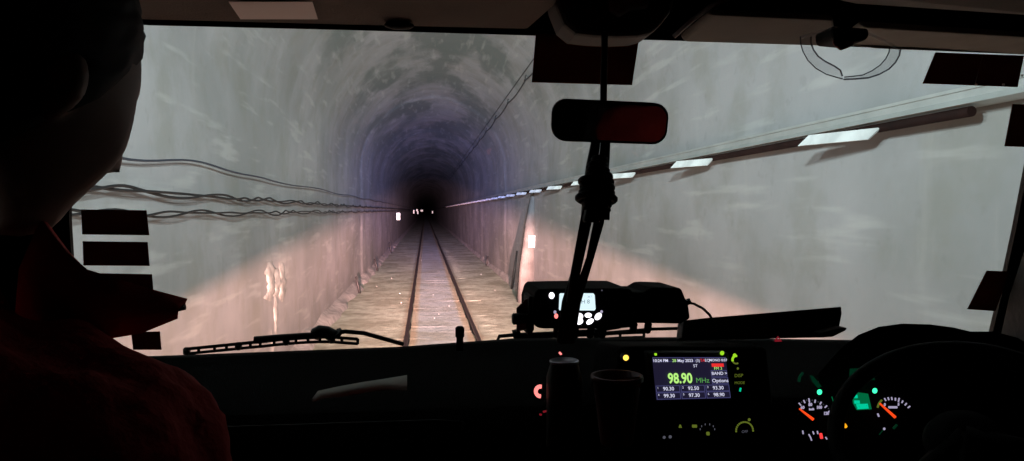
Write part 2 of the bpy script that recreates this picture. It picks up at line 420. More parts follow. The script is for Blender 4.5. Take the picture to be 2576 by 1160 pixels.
for i in range(34):
    y = 3.75 + i * 2.2
    if c0 is None:
        m = MB().prism([(0, -0.24, 0.024), (0, 0.20, 0.024), (0, 0.27, -0.032), (0, -0.17, -0.032)], (0.012, 0, 0))
        c0 = m.build('cover_plate', M['whitecover']); o = c0
    else: o = c0.copy(); COL.objects.link(o)
    o.location = (XR - 0.20, y, 0.40); o.rotation_euler = (0, R(6), R(22))
    lab = (names[i] + ' white cover plate under the cable tray on the right wall') if i < 8 else 'one of the far crowded white cover plates shrinking to a dotted line'
    tag(o, lab, 'cover plate', 'white cover plates under the right tray')

# left wall cables
XL = TX - TW
def twisted(z, r, label, ph):
    m = MB()
    for k in range(2):
        pts = []; y = 1.5
        while y < 90:
            a = y * 3.6 + math.pi * k + ph + 2.2 * noise.noise(Vector((y * .5, 8, ph))); am = 0.017 + 0.014 * noise.noise(Vector((y * .9, 4, ph))); sg = 0.012 * math.sin(y * 3.1 + ph) + 0.01 * noise.noise(Vector((y * .7, ph, 0)))
            pts.append((XL + 0.09 + 0.02 * math.cos(a), y, z + sg + am * math.sin(a))); y += 0.12 if y < 30 else 0.5
        m.tube(pts, r, 6)
    tag(m.build('power_cable', M['cable']), label, 'cable', 'cables along the left wall')
twisted(0.120, 0.0105, 'upper of the two thick twisted black cables on the left wall', 0.0)
twisted(-0.018, 0.0088, 'lower of the two thick twisted black cables on the left wall', 1.3)
pts = []
y = 1.5
while y < 90:
    near = max(0, 1 - (y - 3) / 6)
    pts.append((XL + 0.08, y, 0.36 + 0.05 * near * math.sin(y * 2.3) + 0.015 * math.sin(y * 1.1))); y += 0.25 if y < 30 else 2
tag(MB().tube(pts, 0.009, 6).build('thin_cable', M['thincable']), 'thin wavy blue-grey cable above the two thick left cables', 'cable', 'cables along the left wall')
# contact wire pair high on the right of the arch
for dx, r, zz, lab in ((0.0, 0.012, 0.0, 'lower of the two wires strung high on the right of the arch'), (-0.06, 0.008, 0.10, 'upper of the two wires strung high on the right of the arch')):
    pts = []; y = -4
    while y < 60:
        u = ((y + 1) % 3.0) / 3.0; pts.append((1.90 + dx, y, 2.48 + zz - (0.05 * 4 * u * (1 - u) if dx == 0 else 0.0))); y += 0.3
    tag(MB().tube(pts, r, 6).build('overhead_wire', M['cable']), lab, 'wire', 'overhead wires')
h0 = None
for i in range(20):
    y = 2.0 + i * 3.0
    if h0 is None: h0 = MB().tube([(0.06, 0, 0.16), (0, 0, 0.05), (0, 0, -0.03)], 0.012, 6).box((0, 0, -0.01), 0.03, 0.16, 0.03).build('wire_clip', M['darkiron']); o = h0
    else: o = h0.copy(); COL.objects.link(o)
    o.location = (1.90, y, 2.50)
    tag(o, 'small dark clip holding the overhead wires to the arch', 'clip', 'clips on the overhead wires')

# a few pale stones thrown up on the slab
st0 = None
for k, (a, b) in enumerate(((1090, 742), (1160, 745), (1093, 800), (1104, 790), (1006, 738), (1010, 762), (948, 720), (1210, 690), (985, 700), (1245, 730), (1130, 770), (1060, 655))):
    d = ray(a, b); p = d * ((ZF + 0.012) / d.z)
    if st0 is None: st0 = MB().ball((0, 0, 0), 0.015, 8, (1, .8, .6)).build('stone', M['whitecover']); o = st0
    else: o = st0.copy(); COL.objects.link(o)
    o.location = p; o.rotation_euler.z = k * 1.3; sc_ = 0.7 + (k * 37 % 10) / 14; o.scale = (sc_, sc_, sc_)
    tag(o, 'small pale stone lying on the dusty track slab', 'stone', 'pale stones on the slab')

# pier with glowing marker, dark niche edge
def slab_pts(p0, w_, z0, z1, top):
    return [(p0, z0), (p0, z1 - top), (p0 + w_ * 0.35, z1), (p0 + w_, z1), (p0 + w_, z0)]
m = MB(); rows = []
for z in [ZF - 0.05 + i * 0.1 for i in range(26)]:
    f = max(0.0, (z - ZF) / 2.45); wd = 0.36 - 0.30 * f ** 1.5 + 0.03 * noise.noise(Vector((z * 2, 1, 1)))
    wd = max(wd, 0.02); dp = 0.25 * (1 - 0.5 * f)
    rows.append([Vector((XR + 0.08, 16.3, z)), Vector((XR - wd + 0.05, 16.28, z)), Vector((XR - wd, 16.33, z)), Vector((XR - wd, 16.3 + dp, z)), Vector((XR + 0.08, 16.3 + dp + .1, z))])
m.loft(rows, True)
tag(m.build('concrete_pier', M['pier']), 'pale tapering concrete pier against the right wall, carrying the bright marker', 'pier')
tag(MB().box((XR - 0.03, 16.2, -0.68), 0.21, 0.02, 0.26).build('glowing_marker', M['marker'], bevel=0.02), 'bright white marker panel on the pale pier at the right wall', 'marker', 'bright markers in the tunnel')
tag(MB().box((XL + 0.13, 49.0, -0.37), 0.22, 0.02, 0.46).build('glowing_marker', M['marker'], bevel=0.03), 'bright white marker panel far down the left wall', 'marker', 'bright markers in the tunnel')
for px, py, Y, ww, hh, lab in ((1041, 533, 85, .12, .4, 'leftmost of the tiny far pinkish glowing reflectors'), (1049, 529, 100, .2, .25, 'raised one in the middle of the tiny far glowing reflectors'), (1051, 535, 105, .16, .4, 'low one in the middle of the tiny far glowing reflectors'), (1061, 530, 130, .4, .3, 'rightmost in the cluster of tiny far glowing reflectors'), (1088, 534, 120, .15, .4, 'faint tiny far glowing reflector standing apart on the right')):
    tag(MB().box(D(px, py, Y), ww, 0.02, hh).build('marker_reflector', M['markerdim']), lab, 'marker reflector', 'far marker reflectors')  # reflector plates; their emission paints in the returned lamp light
# dark tubes standing in for shaded drain and joint recesses in the walls
for (x, y, h, ln, lab) in ((XL + 0.26, 18.6, 0.42, -0.10, 'nearest short dark stand-in for a drain recess at the foot of the left wall'), (XL + 0.26, 25.5, 0.42, -0.1, 'second short dark stand-in for a drain recess at the foot of the left wall'), (XL + 0.26, 36.0, 0.55, -0.1, 'farthest short dark stand-in for a drain recess at the foot of the left wall'),
                       (XR - 0.16, 19.2, 1.0, 0.14, 'tall dark stand-in for a recess beside the pier at the foot of the right wall'), (XR - 0.15, 27.5, 0.35, 0.06, 'short dark stand-in for a drain recess farther along the right wall')):
    tag(MB().tube([(x, y, ZF - .02), (x + ln * .5, y, ZF + h * .5), (x + ln, y + 0.02, ZF + h)], [0.035, 0.03, 0.022], 8).build('recess_mark', M['darkiron']), lab, 'pipe', 'dark recess marks at the wall feet')
# flowstone on the left wall
m = MB()
def lump(y0, z0, w_, h_, seed):
    rows = []; nn = 14; th = 0.030
    for i in range(nn + 1):
        v = i / nn; row = []
        for k in range(9):
            u = k / 8
            e = max(0, math.sin(u * math.pi)) ** 1.1 * max(0, math.sin(v * math.pi)) ** 0.6
            wob = noise.noise(Vector((v * 4, seed, 0))) * 0.4
            row.append(Vector((XL - 0.004 + th * e * (1.2 + 0.8 * noise.noise(Vector((u * 4, v * 9, seed)))), y0 + (u - 0.5 + wob * .5) * w_ * 1.15 * (0.45 + 0.5 * e + 0.55 * noise.noise(Vector((v * 7, seed, 2)))), z0 - v * h_)))
        rows.append(row)
    m.loft(rows)
lump(9.95, -0.66, 0.75, 0.55, 3); lump(9.25, -0.62, 0.8, 0.5, 8); lump(9.6, -0.72, 0.7, 0.4, 21); lump(9.5, -1.0, 0.4, 0.62, 12); lump(9.2, -1.35, 0.38, 0.75, 17)
tag(m.build('mineral_deposit', M['calcite']), 'pale forked mineral deposit trickling down the lower left wall', 'mineral deposit')

# ------------------------------------------------------------------ truck cab
cab = empty('truck_cab', (0.25, 0.0, -1.6))
tag(cab, 'dark right-hand-drive truck cab seen from inside, with dashboard, windscreen and visors', 'truck')
def part(mb, name, material, parent=None, label=None, bevel=0.0):
    o = mb.build(name, material, parent or cab, bevel)
    if label: o['label'] = label
    return o
# windscreen surround
TL, TM, TR_ = W(120, 50), W(1345, 90), W(2640, 137)
BLp, BR = W(205, 905), W(2478, 905)
def wp(x, z, off=0.0): return Vector((x, WA + off + WB * z, z))
m = MB()
up = [W(100, 48), W(380, 64), W(880, 76), W(1345, 90), W(1607, 100), W(2010, 112), W(2640, 140)]
m.prism(up + [wp(1.55, 0.75), wp(-1.0, 0.75)], (0, 0.010, 0.004))
part(m, 'windscreen_header', M['trim'])
m = MB().prism([W(30, 20), W(175, 56), W(174, 560), W(180, 660), W(200, 905), wp(W(200, 905).x, -0.9), wp(-1.0, -0.9), wp(-1.0, 0.7)], (0, 0.011, 0.003))
part(m, 'pillar', M['trim'])
m = MB().prism([W(2640, 120), W(2600, 350), W(2555, 580), W(2520, 740), W(2489, 870), W(2465, 960), wp(W(2465, 960).x, -0.9), wp(1.55, -0.9), wp(1.55, 0.7)], (0, 0.011, 0.003))
part(m, 'pillar', M['black'])
m = MB().loft([[W(2640, 380, -.03), W(2600, 560, -.03), W(2540, 740, -.03), W(2505, 900, -.03)], [W(2790, 380, -.2), W(2740, 560, -.2), W(2680, 740, -.2), W(2640, 900, -.2)]])
part(m, 'pillar_trim', mat('grey_pillar_trim', (0.05, 0.05, 0.05), 0.8, bump=0.3))
# lower front wall and bonnet side
part(MB().prism([wp(-1.0, -0.42), wp(1.55, -0.42), wp(1.55, -1.5), wp(-1.0, -1.5)], (0, 0.05, 0)), 'front_panel', M['trim'])
g_ = MB().prism([wp(-0.98, -0.5, 0.012), wp(1.53, -0.5, 0.012), wp(1.53, 0.55, 0.012), wp(-0.98, 0.55, 0.012)], (0, 0.005, 0))
part(g_, 'windscreen', M['glass'])
# shell
part(MB().box((0.28, 0.15, 0.62), 2.6, 2.3, 0.04), 'roof', M['headliner'])
part(MB().box((-1.02, 0.2, -0.5), 0.04, 2.9, 2.3), 'side_panel', M['trim'])
part(MB().box((1.57, 0.2, -0.5), 0.04, 2.9, 2.3), 'side_panel', M['trim'])
part(MB().box((0.28, -1.0, -0.5), 2.56, 0.04, 2.3), 'rear_panel', M['trim'])
part(MB().box((0.28, 0.2, -1.62), 2.6, 2.9, 0.04), 'cab_floor', M['trim'])
# roof lamps and headlamps outside
for x in (-0.15, 0.65):
    o = part(MB().box((x, 1.55, 0.78), 0.5, 0.06, 0.07), 'light_bar', M['black'], bevel=0.01)
    MB().box((x, 1.583, 0.78), 0.46, 0.006, 0.045).build('lens', M['lamplens'], o)
for x in (-0.60, 1.10):
    o = part(MB().lathe((x, 1.74, -0.88), (0, 1, 0), [(0, .03), (.03, .08), (.12, .10), (.14, .10), (.14, .09)], 20), 'headlight', M['black'])
    MB().lathe((x, 1.885, -0.88), (0, 1, 0), [(0, .085), (.01, .07), (.014, .03)], 20).build('lens', M['lamplens'], o)
for lp in LAMPS:
    lp.parent = cab; lp.location = Vector(lp.location) - Vector(cab.location)

# dashboard: a crest along the glass, top falling towards the seats, then the face
crest = [(-1.0, -0.26), (W(440, 893).x, 0), (W(1000, 868).x, 0), (W(1290, 850).x, 0), (W(1700, 850).x, 0), (W(2110, 850).x, 0), (1.55, 0)]
cz = [W(300, 900).z, W(450, 890).z, W(1000, 869).z, W(1290, 848).z, W(1700, 845).z, W(2110, 852).z, W(2480, 868).z]
rows = [[], [], [], [], [], [], []]
for (x, _), z in zip(crest, cz):
    yc = WA - WB * 0 + WB * z - 0.015
    rows[0].append(Vector((x, yc + 0.01, z - 0.30))); rows[1].append(Vector((x, yc, z)))
    rows[2].append(Vector((x, yc - 0.03, z + 0.0))); rows[3].append(Vector((x, yc - 0.06, z - 0.012)))
    rows[4].append(Vector((x, 1.12, -0.30))); rows[5].append(Vector((x, 1.07, -0.34))); rows[6].append(Vector((x, 1.02, -0.95)))
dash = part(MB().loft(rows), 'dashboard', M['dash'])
# centre console face that leans to the viewer
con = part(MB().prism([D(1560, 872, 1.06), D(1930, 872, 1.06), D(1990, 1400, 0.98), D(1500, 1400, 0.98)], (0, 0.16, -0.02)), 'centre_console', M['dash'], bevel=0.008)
# glovebox seam
part(MB().tube([D(500, 1080, 1.02), D(1100, 1060, 1.02), D(1160, 1062, 1.02), D(1170, 1200, 1.0)], 0.003, 6), 'glovebox_seam', M['trim'])
# sun visors, console, label
def slab(px, Y0, Y1, th=0.015):
    pts = [D(a, b, Y0 if b < 45 else Y1) for a, b in px]
    return MB().prism(pts, (0, 0.0, th))
v = part(MB().prism([D(330, -40, 0.95), D(1420, -40, 0.95), D(1395, 20, 1.02), D(1330, 76, 1.12), D(985, 68, 1.12), D(300, 50, 1.12)], (0, 0.012, 0.02)), 'sun_visor', M['headliner'], bevel=0.008)
MB().prism([D(576, 4, 0.992), D(786, 4, 0.992), D(800, 48, 1.072), D(606, 48, 1.072)], (0, -0.002, -0.001)).build('label_plate', M['palelabel'], v)
o = part(MB().ball(D(1004, 64, 1.10), .022, 20, (1, .5, .28)), 'visor_catch', M['trim'])
for vx in [v]:
    pass
def rounded(pts, Yf, dep, r=0.01):
    return MB().prism([D(a, b, Yf) for a, b in pts], (0, dep, 0))
part(rounded([(1385, -60), (1400, 10), (1420, 60), (1450, 84), (1500, 90), (1560, 92), (1610, 90), (1650, 80), (1690, 30), (1720, -60)], 1.06, 0.08), 'overhead_console', mat('console_brown', (0.06, 0.045, 0.04), 0.8), bevel=0.012)
oc = part(rounded([(1535, -30), (1640, -30), (1632, 18), (1590, 22), (1560, 40), (1535, 22)], 1.04, 0.015), 'reading_lamp', mat('reading_lamp_grey', (0.30, 0.29, 0.28), 0.5), bevel=0.004)
v2 = part(MB().prism([D(1790, 38, 0.98), D(2100, 50, 0.98), D(2106, 118, 1.10), D(1725, 108, 1.10), D(1715, 98, 1.09)], (0, 0.012, 0.012)), 'sun_visor', M['visor'], bevel=0.006)
v3 = part(MB().prism([D(2170, 68, 0.98), D(2640, 96, 0.98), D(2640, 142, 1.08), D(2200, 124, 1.08), D(2110, 112, 1.08)], (0, 0.012, 0.012)), 'sun_visor', mat('pale_visor', (0.30, 0.28, 0.24), 0.8, var=.1), bevel=0.006)
part(MB().prism([D(1950, -30, 0.80), D(2700, -30, 0.80), D(2700, 48, 0.9), D(2150, 10, 0.9)], (0, 0.01, 0.01)), 'roof_shelf', M['visor'], bevel=0.005)
part(MB().tube([D(1695, 92, 1.05), D(1740, 52, 1.03), D(1790, 14, 1.0), D(1830, -2, .98)], 0.0035, 8), 'visor_arm', mat('visor_arm_grey', (0.3, 0.27, 0.27), 0.4))
part(rounded([(2095, 62), (2190, 70), (2188, 98), (2165, 104), (2098, 98)], 0.94, 0.05), 'visor_clip', M['trim'], bevel=0.006)
# rear-view mirror
mir = part(MB().tube([D(1522, 60, 1.06), D(1519, 180, 1.03), D(1518, 262, 1.0)], 0.0048, 10), 'mirror_stem', M['trim'])
def rrect(x0, y0, x1, y1, r, n=6, skew=0.0):
    pts = []
    for cx, cy, a0 in ((x1 - r, y0 + r, -90), (x1 - r, y1 - r, 0), (x0 + r, y1 - r, 90), (x0 + r, y0 + r, 180)):
        for i in range(n + 1):
            a = R(a0 + 90 * i / n); pts.append((cx + r * math.cos(a), cy + r * math.sin(a)))
    return pts
mc = D(1535, 307, 0.98)
def mirpts(inset, dy):
    out = []
    for a, b in rrect(-145 + inset, -52 + inset, 145 - inset, 52 - inset, 36 - inset * .6):
        b2 = b * (1.0 if a > 0 else 1.0) + a * 0.022; out.append((a, b2))
    return out
MIRROR_N = Vector((0.030, -1.0, -0.25)).normalized()
ax = Vector((0, 0, 1)).cross(MIRROR_N).normalized() * -1; az = MIRROR_N.cross(ax) * -1
if ax.x < 0: ax = -ax
if az.z < 0: az = -az
k_ = 0.98 / F / math.cos(R(13))
def mp(a, b, d): return mc + ax * (a * k_ * 1.03) - az * (b * k_) + MIRROR_N * d
hs = MB(); rows = [[mp(a * s_, b * s_, d_) for a, b in mirpts(0, 0)] for s_, d_ in ((0.55, -0.035), (0.85, -0.028), (0.97, -0.015), (1.0, 0.0), (0.99, 0.004), (0.955, 0.003))]
hs.loft(rows, True); hs.add(rows[0], [tuple(range(len(rows[0])))]); hs.add(rows[-1], [tuple(range(len(rows[-1])))])
mh = part(hs, 'rear_view_mirror', M['trim'])
MB().prism([mp(a, b, 0.0045) for a, b in mirpts(7, 0)], MIRROR_N * 0.001).build('mirror_glass', M['mirror'], mh)

# wipers lying on the outside of the glass
def wiper(arm, blade, label):
    a = MB()
    for q in arm: a.tube([W(x, y, 0.05) for x, y in q[0]], q[1], 8)
    o = part(a, 'wiper', M['black'], label=label)
    b = MB()
    up_ = [W(x, y, 0.045) for x, y in blade]; lo = [W(x, y + 12, 0.045) for x, y in blade]
    b.tube(up_, 0.0035, 6); b.tube(lo, 0.0032, 6)
    for i in range(len(up_)): b.tube([up_[i], lo[i]], 0.003 if i % 4 else 0.007, 6)
    b.build('blade', M['black'], o)
wiper([([(1015, 866), (965, 852), (915, 838), (868, 834), (845, 838), (800, 846)], 0.0045), ([(792, 842), (805, 834), (822, 836), (840, 846)], 0.013), ([(846, 836), (852, 842)], 0.012), ([(640, 855), (700, 850), (760, 846), (830, 842)], 0.007)],
      [(470, 878), (500, 875), (540, 871), (570, 868), (600, 865), (630, 862), (655, 860), (690, 856), (720, 853), (745, 851), (775, 849), (805, 848), (835, 848), (860, 850), (900, 853)], 'left wiper with a bent arm and knuckle joint')
wiper([([(1250, 862), (1256, 846), (1300, 842), (1400, 838), (1500, 832), (1560, 822)], 0.004), ([(1290, 842), (1310, 838)], 0.010), ([(1420, 840), (1520, 838), (1640, 828), (1720, 826)], 0.0035)],
      [(1300, 850), (1340, 848), (1400, 846), (1450, 844), (1500, 842), (1560, 838), (1620, 836)], 'right wiper half hidden behind the radio')
# short lever / aerial stub on the dash edge
part(MB().lathe(D(1157, 882, 1.24), (0, 0, 1), [(0, .006), (.022, .006), (.024, .0078), (.038, .0078), (.041, .005)], 14), 'dash_knob', M['trim'])

# stickers on the windscreen
def sticker(px, label, lines=(), dots=(), cat='sticker', grp='stickers on the windscreen glass', mt='sticker'):
    o = MB().prism([W(a, b, -0.004) for a, b in px], (0, 0.002, 0)).build('windscreen_sticker', M[mt]); tag(o, label, cat, grp)
    for l in lines: MB().tube([W(a, b, -0.007) for a, b in l], 0.0007, 5).build('line', M['gapline'], o).location = (0, 0, 0)
    for a, b in dots: MB().ball(W(a, b, -0.007), 0.0025, 8).build('dot', M['gapdot'], o)
    return o
sticker([(204, 527), (368, 529), (375, 592), (207, 590)], 'topmost dark rectangle stuck on the left edge of the windscreen')
sticker([(208, 607), (371, 609), (376, 669), (210, 668)], 'middle dark rectangle of the stack on the left windscreen edge')
sticker([(213, 687), (382, 690), (388, 762), (216, 762)], 'lowest dark rectangle of the left stack, partly behind the red collar')
sticker([(330, 836), (402, 834), (406, 880), (335, 880)], 'small dark rectangle low on the glass just below the red collar')
sticker([(1348, 84), (1608, 96), (1590, 214), (1338, 207)], 'large dark brown-red card on the glass behind the mirror stem')
sticker([(2354, 132), (2576, 140), (2560, 219), (2322, 210)], 'dark card with light gaps drawn as a pale line and dots in the upper right glass corner', [[(2471, 142), (2452, 214)]], [(2455, 213), (2524, 213), (2571, 190)])
sticker([(2548, 262), (2640, 264), (2640, 372), (2528, 368)], 'dark card cut off by the right edge, beside the right pillar')
sticker([(2483, 681), (2540, 683), (2504, 783), (2434, 778)], 'dark slanted rectangle low on the glass against the right pillar')

# ------------------------------------------------------------------ lit instruments
def panel_fn(c):                 # bilinear sheet through four photo points at one depth: (x, y) in 0..1
    a, b, c_, d = c
    return lambda u, v, lift=0.0: (a * (1 - u) * (1 - v) + b * u * (1 - v) + c_ * u * v + d * (1 - u) * v) + Vector((0, -lift, 0))
YS = 1.035
def r2(cx, cy): return (1604.4 + cx * 0.23294, 861.3 + cy * 0.23294)
scr = panel_fn([D(*r2(152, 158), YS), D(*r2(942, 158), YS), D(*r2(997, 600), YS), D(*r2(197, 620), YS)])
def rect(fn, u0, v0, u1, v1, lift): return [fn(u0, v0, lift), fn(u1, v0, lift), fn(u1, v1, lift), fn(u0, v1, lift)]
bez = part(MB().prism(rect(scr, -0.06, -0.10, 1.06, 1.08, 0.0), (0, 0.02, 0)), 'radio_display', M['black'], bevel=0.003)
MB().prism(rect(scr, 0, 0, 1, 1, 0.001), (0, -0.001, 0)).build('screen', M['scr'], bez)
def frame_rect(mb, u0, v0, u1, v1, t=0.006, lift=0.003):
    tv = t * 1.7
    for q in ((u0, v0, u1, v0 + tv), (u0, v1 - tv, u1, v1), (u0, v0, u0 + t, v1), (u1 - t, v0, u1, v1)):
        mb.prism(rect(scr, *q, lift + random.uniform(0, .0004)), (0, -0.0002, 0))
m = MB()
frame_rect(m, 0, 0.0, 0.42, 0.10, .005); frame_rect(m, 0.42, 0.0, 0.57, 0.1, .004, .0035); m.prism(rect(scr, 0.57, 0, 1, 0.012, .003), (0, -.0002, 0))
for i in range(3):
    for j in range(2): frame_rect(m, 0.005 + i * 0.335, 0.66 + j * 0.165, 0.325 + i * 0.335, 0.815 + j * 0.165)
frame_rect(m, 0.77, 0.31, 0.985, 0.46); frame_rect(m, 0.77, 0.485, 0.99, 0.64)
m.build('button_outline', M['scrline'], bez)
def st(txt, u, v, h, mt='scrtext', nm='text', bold=0.0, wx=1.0):
    text_mesh(txt, lambda x, y: scr(u + x * 0.56 * wx, v - y, 0.0042), h, M[mt], nm, bez, bold=bold)
st('10:24 PM', 0.10, 0.075, 0.098, bold=.001); st('28', 0.285, 0.075, 0.098, 'scrgreen'); st('May 2023', 0.435, 0.075, 0.098, bold=.001)
st('(3)', 0.605, 0.075, 0.095); st('TA', 0.67, 0.07, 0.095, 'scrred'); st('EQ', 0.735, 0.07, 0.095); st('MONO 0:07', 0.885, 0.065, 0.085, bold=.001)
st('ST', 0.565, 0.20, 0.10)
MB().prism(rect(scr, 0.79, 0.145, 0.955, 0.225, .0035), (0, -.0002, 0)).build('red_bar', M['scrred'], bez)
st('FM 3', 0.87, 0.265, 0.10, 'scrgreen'); st('BAND >', 0.88, 0.385, 0.105, bold=.001); st('Options', 0.88, 0.56, 0.12, bold=.001)
st('98.90', 0.34, 0.50, 0.33, 'scrgreen', 'frequency_digits', bold=.009, wx=0.80); st('MHz', 0.64, 0.55, 0.17, 'scrgreen2')
for i, (a, b) in enumerate((('90.30', '99.30'), ('92.50', '97.30'), ('93.30', '98.90'))):
    st(a, 0.17 + i * .335, 0.735, 0.12, bold=.001); st(b, 0.17 + i * .335, 0.90, 0.12, bold=.001)
    st(str(i + 1), 0.03 + i * .335, 0.71, 0.07); st(str(i + 4), 0.03 + i * .335, 0.875, 0.07)
# illuminated buttons round the display
def icon(pts, r, mt, name, Y=YS, parent=None, closed=False, flat=False):
    q = [D(a, b, Y - 0.004) for a, b in pts]
    if len(q) == 1: mb = MB().ball(q[0], r, 12, (1, .4, 1))
    else: mb = MB().tube(q, r, 6)
    return mb.build(name, M[mt], parent or con)
icon([r2(192, 118), r2(193, 140)], 0.0018, 'g1', 'indicator'); icon([r2(910, 116)], 0.0033, 'g1', 'indicator')
arc = [r2(1062 + 40 * math.cos(R(a)), 188 + 42 * math.sin(R(a))) for a in range(60, 290, 20)]
icon(arc[:6], 0.0012, 'g0', 'knob_ring'); icon(arc[5:], 0.0016, 'g1', 'knob_ring'); icon([r2(1045, 140)], 0.0028, 'g1', 'indicator')
icon([r2(1080, 282)], 0.0018, 'g0', 'indicator')
def txt(s, x, y, h, mt, Y=YS, parent=None, name='text', bold=0.0, off=0.005):
    c = D(x, y, Y - off); text_mesh(s, lambda a, b: c + Vector((a, 0, b)), h, M[mt], name, parent or con, bold=bold)
txt('DISP', *r2(1090, 360), 0.0068, 'g0'); txt('MODE', *r2(1100, 438), 0.0056, 'g0'); icon([r2(1103, 530), r2(1107, 508), r2(1112, 492)], 0.0013, 'teal1', 'indicator')
# heater controls
HY = 1.02
icon([r2(458, 890), r2(448, 918), r2(470, 920), r2(458, 892)], 0.0010, 'g0', 'indicator', HY); icon([r2(590, 905), r2(635, 905)], 0.0022, 'g0', 'indicator', HY)
icon([r2(745, 985), r2(770, 985)], 0.0026, 'g0', 'indicator', HY); icon([r2(285, 1026)], 0.0022, 'numdim', 'indicator', HY); icon([r2(350, 1020)], 0.0024, 'numdim', 'indicator', HY)
for i, a in enumerate(range(180, 361, 36)):
    x, y = 752 + 78 * math.cos(R(a)), 938 + 55 * math.sin(R(a)); icon([r2(x, y - 9), r2(x, y + 9)], 0.0006, 'numdim', 'tick', HY)
for k in range(0, 15):
    a0, a1 = 172 + k * 14.0, 172 + k * 14.0 + 10
    if a1 > 370: break
    icon([r2(1153 + 92 * math.cos(R(a0)), 955 + 95 * math.sin(R(a0))), r2(1153 + 92 * math.cos(R(a1)), 955 + 95 * math.sin(R(a1)))], 0.0012 , 'g0', 'dial_segment', HY)
icon([r2(1203, 835)], 0.0022, 'g0', 'indicator', HY); txt('OFF', *r2(1155, 965), 0.0055, 'numdim', HY)
# small lamps in the dash
def r5(cx, cy): return (1317.3 + cx * 0.2038, 861.3 + cy * 0.2038)
def dlamp(x, y, Y, r, mt, label=None, name='warning_light'):
    hb = part(MB().lathe(D(x, y, Y), (0, -1, 0), [(-.01, r * 1.5), (0, r * 1.5), (.002, r * 1.3)], 16), name, M['black'], dash if False else cab, label)
    MB().ball(D(x, y, Y - 0.003), r, 14, (1, .5, 1)).build('lens', M[mt], hb)
dlamp(*r5(1262, 190), 1.04, 0.0042, 'amber', 'round amber warning light glowing left of the display')
o = icon([r5(440, 124), r5(458, 142), r5(462, 150)], 0.0018, 'redring', 'red_indicator', 1.04, cab)
hz = [(1957 - 8, 858), (1957, 847), (1957 + 9, 858), (1957 - 8, 858)]
icon(hz, 0.0013, 'dimred', 'hazard_button', 1.10, cab); icon([(1953, 856), (1962, 856)], 0.0016, 'dimred', 'hazard_button', 1.10, cab)
arc = [r5(205 + 55 * math.cos(R(a)), 605 + 60 * math.sin(R(a))) for a in range(85, 286, 20)]
icon(arc, 0.0028, 'redring', 'lighter_ring', 1.0, cab)
icon([r5(238, 858), r5(285, 848)], 0.0014, 'dimred', 'indicator', 1.0, cab); icon([r5(196, 888), r5(222, 895)], 0.0014, 'dimred', 'indicator', 1.0, cab)

# instrument cluster
CY = 0.975
def r3(cx, cy): return (1975.9 + cx * 0.2038, 895 + cy * 0.2038)
bin_ = MB()
hood = [(2060, 940), (2090, 905), (2120, 872), (2160, 842), (2210, 822), (2270, 814), (2340, 816), (2400, 824), (2440, 834), (2500, 834), (2560, 850), (2640, 900)]
rows = [[D(a, b, 1.07) for a, b in hood], [D(a, b, 0.985) + Vector((0, 0, 0.0)) for a, b in [(x + (x - 2300) * .03, y + 6) for x, y in hood]]]
bin_.loft(rows); bin_.loft([[D(a, b, 0.99) for a, b in hood], [D(a, 1300, 0.97) for a, b in hood]])
cl = part(bin_, 'instrument_cluster', M['trim'])
def ci(pts, r, mt, name):
    q = [D(*r3(a, b), CY - 0.004) for a, b in pts]
    mb = MB().ball(q[0], r, 12, (1, .4, 1)) if len(q) == 1 else MB().tube(q, r, 6)
    return mb.build(name, M[mt], cl)
px = 0.975 / F * 0.2038      # metres per crop pixel
for x, y, big in ((178, 598, 1), (232, 565, 1), (292, 552, 2), (365, 562, 1), (434, 585, 1), (498, 628, 1), (552, 682, 2), (598, 745, 1), (636, 820, 0)):
    cx0, cy0 = 330, 780; dx, dy = x - cx0, y - cy0; l = math.hypot(dx, dy); k = (12 + 7 * big) / l
    ci([(x - dx * k, y - dy * k), (x + dx * k, y + dy * k)], px * 9, 'num', 'tick')
for x, y in ((200, 572), (262, 548), (330, 550), (402, 570), (468, 600), (530, 652), (585, 712), (625, 780)): ci([(x, y)], px * 7, 'numdim', 'tick')
for s, x, y in (('60', 210, 640), ('80', 306, 604), ('100', 416, 638), ('120', 504, 712)):
    txt(s, *r3(x, y), px * 52, 'num', CY, cl, 'number', bold=0.0004)
txt('km/h', *r3(322, 660), px * 34, 'num', CY, cl, 'number', bold=.0004)
MB().tube([D(*r3(172, 655), CY - .008), D(*r3(340, 785), CY - .008)], [px * 10, px * 20], 8).build('needle', M['redneedle'], cl)
for pts in ([(212, 925), (218, 965)], [(338, 935), (350, 968)], [(393, 930), (400, 965)], [(288, 970), (310, 1010), (322, 1045)], [(495, 1005), (512, 1030)]): ci(pts, px * 9, 'num', 'tick')
ci([(434, 960), (446, 1020)], px * 19, 'redl', 'needle')
ci([(722, 845), (745, 880)], px * 23, 'amber2', 'warning_light')
ci([(420, 448)], px * 36, 'teal', 'turn_light'); ci([(1102, 432)], px * 36, 'teal', 'turn_light')
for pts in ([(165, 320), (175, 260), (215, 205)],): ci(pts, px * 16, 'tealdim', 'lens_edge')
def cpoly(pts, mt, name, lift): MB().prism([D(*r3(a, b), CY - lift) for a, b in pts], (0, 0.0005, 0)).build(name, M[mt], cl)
cpoly([(795, 160), (1000, 150), (1060, 200), (1110, 300), (950, 300), (785, 295)], 'tealdim', 'reflected_glow', 0.004)  # teal reflections painted as dim glowing patches
cpoly([(300, 240), (340, 250), (450, 380), (400, 400), (340, 330)], 'tealdim', 'reflected_glow', 0.004)
cpoly([(815, 440), (1020, 470), (1065, 660), (880, 670), (835, 590)], 'tealbg', 'info_screen', 0.006)
cpoly([(818, 482), (888, 482), (894, 522), (826, 524)], 'teal1', 'segment', 0.008)
cpoly([(848, 552), (915, 552), (920, 592), (852, 592)], 'teal1', 'segment', 0.008)
